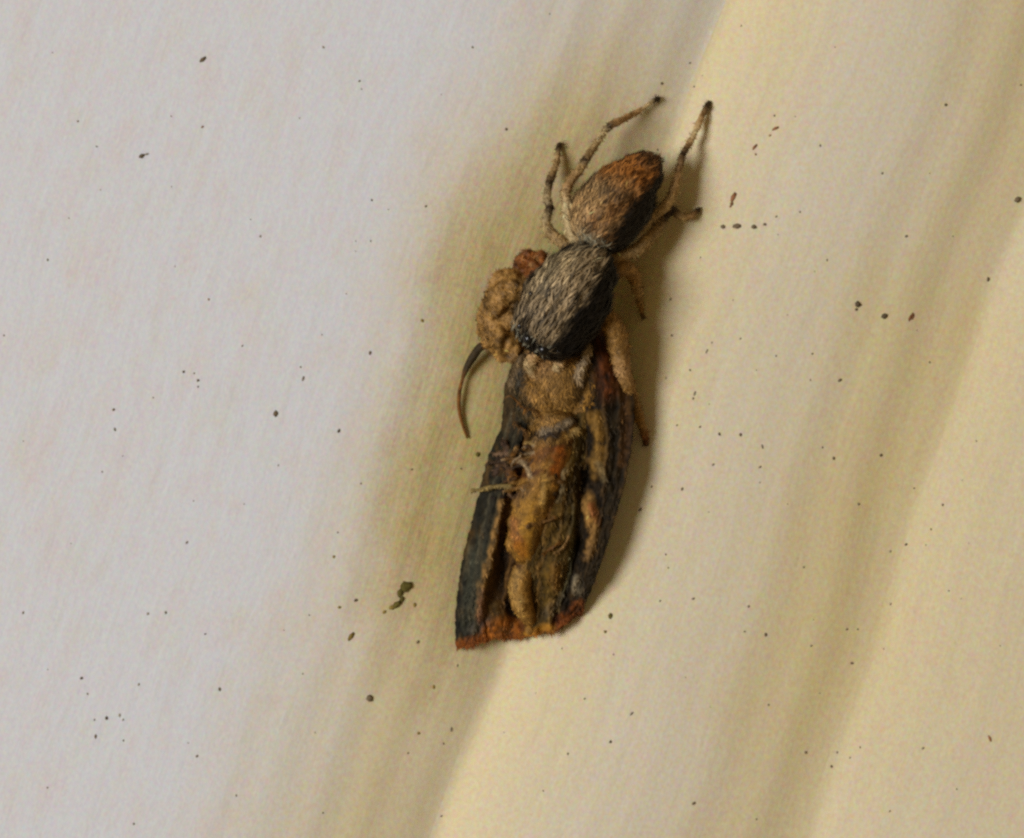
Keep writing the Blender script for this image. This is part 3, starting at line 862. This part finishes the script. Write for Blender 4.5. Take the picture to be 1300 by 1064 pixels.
hair_obj('scale_fuzz', [coat(cm, nm, colM, front & (my < 560), 3200, Vector((0.1, 0, -1)), .20, .035, .30, 21, 1.2, .5),
                        coat(cm, nm, colM, front & (my >= 540), 1800, Vector((-.1, 0, -1)), .13, .032, .22, 22, 1.25, .7)], moth, MO)

# scales lifting off the wings, and the hair fringe along each outer margin
def fringe(wo, nverts_rows, seed, ln=.16):
    o, X, Y, H, C = wo
    r = np.random.default_rng(seed)
    ns, nt = X.shape
    roots, dirs, cols = [], [], []
    for k in range(nt * 9):
        j = r.uniform(0, nt - 1.01); j0 = int(j); f = j - j0
        i = ns - 1 - int(r.integers(0, 4))
        x = X[i, j0] * (1 - f) + X[i, j0 + 1] * f; y = Y[i, j0] * (1 - f) + Y[i, j0 + 1] * f; h = H[i, j0] * (1 - f) + H[i, j0 + 1] * f
        roots.append(np.array(P(x, y, h + .01)))
        d = np.array((r.normal(.05, .22), r.normal(.05, .1), -1.0)); dirs.append(d / np.linalg.norm(d))
        cols.append((C[i, j0] * .6 + lin(176, 96, 26) * .4) * r.lognormal(0, .3))
    nn = np.tile(np.array((0, -1.0, 0)), (len(roots), 1))
    pr = blades(roots, dirs, ln * r.uniform(.3, 1.4, len(roots)) * np.array([.75 + .6 * math.sin(q[0] * 9.0) * math.sin(q[0] * 3.7) for q in roots]).clip(.2, 1.5), .035 * r.uniform(.7, 1.3, len(roots)), cols, nn, -.1)
    V, F, Cc = pr
    V = [v - np.array(MO) for v in V]
    f_ = link_mesh('fringe', V, F, M_HAIR, o, True, Cc)
    f_['kind'] = 'stuff'
    # scattered lifted scales on the face of the wing
    n = 900
    ii = r.integers(2, ns - 2, n); jj = r.integers(1, nt - 2, n)
    roots = [np.array(P(X[i, j], Y[i, j], H[i, j] + .018)) - np.array(MO) for i, j in zip(ii, jj)]
    d = np.stack([r.normal(-.1, .35, n), -np.abs(r.normal(.12, .1, n)), -np.ones(n)], 1)
    d /= np.linalg.norm(d, axis=1)[:, None]
    V, F, Cc = blades(roots, d, .13 * r.uniform(.5, 1.4, n), .045 * r.uniform(.6, 1.3, n), [C[i, j] * 1.25 * r.lognormal(0, .35) for i, j in zip(ii, jj)], np.tile(np.array((0, -1.0, 0)), (n, 1)), .05)
    s_ = link_mesh('wing_scales', V, F, M_HAIR, o, True, Cc)
    s_['kind'] = 'stuff'
for k, wo in enumerate((fl, hl, hr, fr)):
    fringe(wo, 4, 40 + k)

# antenna curling over the bare paint on the left
def tube_obj(name, pl, rads, cols, parent, org, mat, seg=10):
    bm = bmesh.new()
    pp, vv = spline([P(*a) for a in pl], [(r, *c) for r, c in zip(rads, cols)], 6)
    tube_mesh(bm, [p - org for p in pp], [v[0] for v in vv], seg)
    bmesh.ops.recalc_face_normals(bm, faces=bm.faces)
    me = bpy.data.meshes.new(name); bm.to_mesh(me); bm.free()
    me.polygons.foreach_set('use_smooth', [True] * len(me.polygons))
    c = []
    for i, v in enumerate(vv): c += [v[1:]] * seg
    c += [vv[0][1:], vv[-1][1:]]
    set_cols(me, np.array(c))
    me.materials.append(mat)
    o = bpy.data.objects.new(name, me); COL.objects.link(o)
    o.parent = parent
    return o
aDK, aBR = lin(72, 58, 34), lin(150, 96, 36)
tube_obj('antenna', [(650, 452, .3), (625, 440, .25), (611, 440, .2), (600, 454, .1), (592, 468, 0), (587, 482, -.05), (583, 500, g(583, 500, .2)), (583, 520, g(583, 520, .14)), (587, 538, g(587, 538, .11)), (593, 556, g(593, 556, .08))],
         [.10, .11, .13, .13, .10, .05, .065, .06, .05, .03], [aDK, aDK, aDK, aDK, aDK, aBR, aBR, aBR, aBR, aBR], moth, MO, M_MOTH)
ball('antenna_base', P(640, 446, .35), .2, lin(70, 50, 24), M_MOTH, moth, MO)

# ------------------------------------------------------------------ dirt on the paint
cS = {'k': lin(110, 96, 76), 'r': lin(150, 104, 74), 'y': lin(140, 120, 62), 'm': lin(96, 88, 44), 'f': lin(142, 132, 114)}
def crumb(px, py, r, c, ln=1.0, ang=0.0, sub=1, seed=0):
    """irregular flattened grain lying on the paint; returns verts, faces"""
    bm = bmesh.new()
    bmesh.ops.create_icosphere(bm, subdivisions=sub, radius=1.0)
    q = random.Random(seed * 7919 + int(px) * 31 + int(py))
    off = q.uniform(0, 90)
    rm = r / PX
    a = math.radians(ang)
    h0 = hw(px, py)
    vs = []
    for v in bm.verts:
        k = 1 + .45 * mnoise.noise(v.co * 1.4 + Vector((off, 0, 0)))
        x, y, z = v.co.x * rm * ln * k, v.co.y * rm * .4 * k, v.co.z * rm * k
        vs.append((x * math.cos(a) - z * math.sin(a), y - rm * .15, x * math.sin(a) + z * math.cos(a)))
    fs = [tuple(v.index for v in f.verts) for f in bm.faces]
    bm.free()
    return vs, fs, P(px, py, h0)

def grain_obj(name, label, cat, grains, group=None, kind=None):
    V, F, C = [], [], []
    org = None
    for i, (px, py, r, ck, ln, ang) in enumerate(grains):
        vs, fs, p = crumb(px, py, r, ck, ln, ang, 2 if r > 4.5 else 1, i)
        if org is None: org = p
        b = len(V)
        V += [tuple(Vector(v) + p - org) for v in vs]
        F += [tuple(k + b for k in f) for f in fs]
        C += [cS[ck] * rnd.uniform(.7, 1.3)] * len(vs)
    o = link_mesh(name, V, F, M_DIRT, None, True, np.array(C))
    o.location = org
    tag(o, label, cat, group, kind)
    return o

grain_obj('dirt_crumb', 'dark mossy crumb on the paint, biggest one beside the moth wing', 'dirt', [(515, 745, 6.5, 'm', 1.3, 20), (508, 753, 4.5, 'm', 1.4, 60)])
grain_obj('dirt_crumb', 'curved brown scrap just below the mossy crumb', 'dirt', [(503, 768, 4.2, 'm', 2.0, 35), (510, 762, 3.2, 'm', 1.6, 60), (498, 771, 3, 'y', 1.4, 15)])
grain_obj('dirt_crumb', 'dark dash shaped fleck near the top of the pale board', 'dirt', [(257, 76, 2.7, 'k', 2.2, 38)])
grain_obj('dirt_crumb', 'black seed shaped speck with a thin tail on pale board', 'dirt', [(180, 198, 3.0, 'k', 1.4, 10), (186, 196, 1.5, 'f', 2.2, 15)])
grain_obj('dirt_crumb', 'round black speck alone on the pale board left of the antenna', 'dirt', [(350, 525, 3.8, 'k', 1, 0)])
grain_obj('dirt_crumb', 'black oval speck on the board below the moth', 'dirt', [(469, 886, 4.2, 'k', 1.2, 110)])
grain_obj('dirt_crumb', 'black crumb on the middle moulding, upper of a pair', 'dirt', [(1089, 386, 4.2, 'k', 1.1, 70), (1087, 393, 2.2, 'k', 1, 0)])
grain_obj('dirt_crumb', 'greenish grey crumb, lower of a pair on middle moulding', 'dirt', [(1123, 401, 4.0, 'k', 1.1, 0)])
grain_obj('dirt_crumb', 'dark red bead at the right edge of the picture', 'dirt', [(1292, 253, 4.5, 'k', 1, 0)])
grain_obj('dirt_crumb', 'slanting reddish fleck right of the spider above the dotted row', 'dirt', [(931, 251, 3.2, 'r', 2.2, 65), (929, 259, 2.2, 'r', 1.4, 70)])
for i, (x, r, ln) in enumerate(((918, 3, 1.3), (936, 3.6, 1.9), (957, 3.2, 1.2), (971, 2.2, 1))):
    grain_obj('dirt_crumb', ['first', 'second and longest', 'third', 'last and smallest'][i] + ' dark dot, from the spider, in a level row of four', 'dirt', [(x, 288 - (i == 3) * 3 - (i == 1), r, 'k', ln, 0)], 'dots in a row beside the spider')

SP = """985 163R 978 172r 960 196r 927 262r 1155 404R 257 161r 66 67 456 103k 643 164K 472 254k 493 266 541 262k 451 306 451 319 218 237 87 277 265 380r 308 439k 409 425 470 448K 382 466k 385 481L
233 472K 246 474k 251 483K 251 491k 194 505k 144 520K 631 345k 615 371k 536 407y 5 426k 440 373 127 241 99 154f 146 545f 430 547K 130 599k 156 579 458 614k 429 676k
424 707y 237 689f 452 762K 431 771y 446 808Y 531 815K 526 768y 488 777y 393 781k 260 805k 279 875K 103 861K 111 881k 135 912K 152 908f 156 914k 121 935K 120 914k 157 940k
550 872y 573 926L 563 944k 531 931y 518 956k 581 845k 523 596k 585 595k 606 577m 29 778f 188 779f 210 778f 176 869f 840 106K 881 110k 892 96 876 80k 941 33k 983 147k 1201 133K
1042 185k 958 187R 986 275k 1016 269k 988 298 889 327k 1158 401R 1254 355K 1296 108k 853 426K 904 435k 897 446L 985 452k 1031 449k 1066 483K 1180 460k 882 500L 900 513 930 381
835 190k 880 506k 913 551K 940 552K 968 567L 889 542k 1044 568k 1059 582K 1118 578K 1160 620k 1197 641K 1182 672k 1150 691K 866 621K 827 618k 813 647K 845 704k 848 721k 838 763k
775 782m 768 802y 950 770f 945 802k 972 806K 1131 767k 1089 799k 1075 799k 1122 824k 1081 842K 976 895k 779 831k 742 887f 802 906L 775 942K 721 957f 1023 955K 1063 955k 1079 962k
1092 949k 1056 973K 1257 938R 1172 950f 965 593f 300 1010k 410 1032k 690 1004k 880 1020K 960 1040k 1130 1030k 1215 1002k 60 1000k 170 1046f 560 1036k 1010 148 1060 60 1120 220f 1000 640
1020 720f 900 650 1220 760 1240 560f 1270 820 870 860 680 880 640 930 60 330f 330 300f 380 150 410 60f 560 120 600 60f 30 560 90 690 310 640 360 800 60 850 400 930 250 960f
640 520f 720 330f 905 590f 860 540k 846 480k 851 380f 876 470k 1150 300f 1180 220 1210 300 940 430f 960 470 1000 400 1050 330f 1090 640f 1130 700f 1230 690 1030 820f 1040 880 880 760f"""
gr_ = []
tok = SP.split()
for a, b in zip(tok[0::2], tok[1::2]):
    ck = 'f'; ln = 1.0; r = .9
    if not b[-1].isdigit():
        cdd, b = b[-1], b[:-1]
        ck = {'K': 'k', 'L': 'f', 'R': 'r', 'Y': 'y'}.get(cdd, cdd)
        r = {'K': 1.85, 'k': 1.15, 'L': 1.5, 'R': 2.0, 'r': 1.5, 'Y': 3.0, 'y': 2.0, 'm': 3.0, 'f': 1.5}[cdd]
        ln = 2.4 if cdd in 'LYR' else rnd.uniform(1, 1.7)
    gr_.append((float(a) + rnd.uniform(-.5, .5), float(b), r, ck, ln, rnd.uniform(20, 110)))
for _ in range(40):
    gr_.append((rnd.uniform(-200, 1500), rnd.uniform(-150, 1200), rnd.uniform(.6, 1.1), 'f', rnd.uniform(1, 1.8), rnd.uniform(0, 180)))
grain_obj('dirt_specks', 'fine dark dirt specks scattered over the cream paint', 'dirt', gr_, kind='stuff')
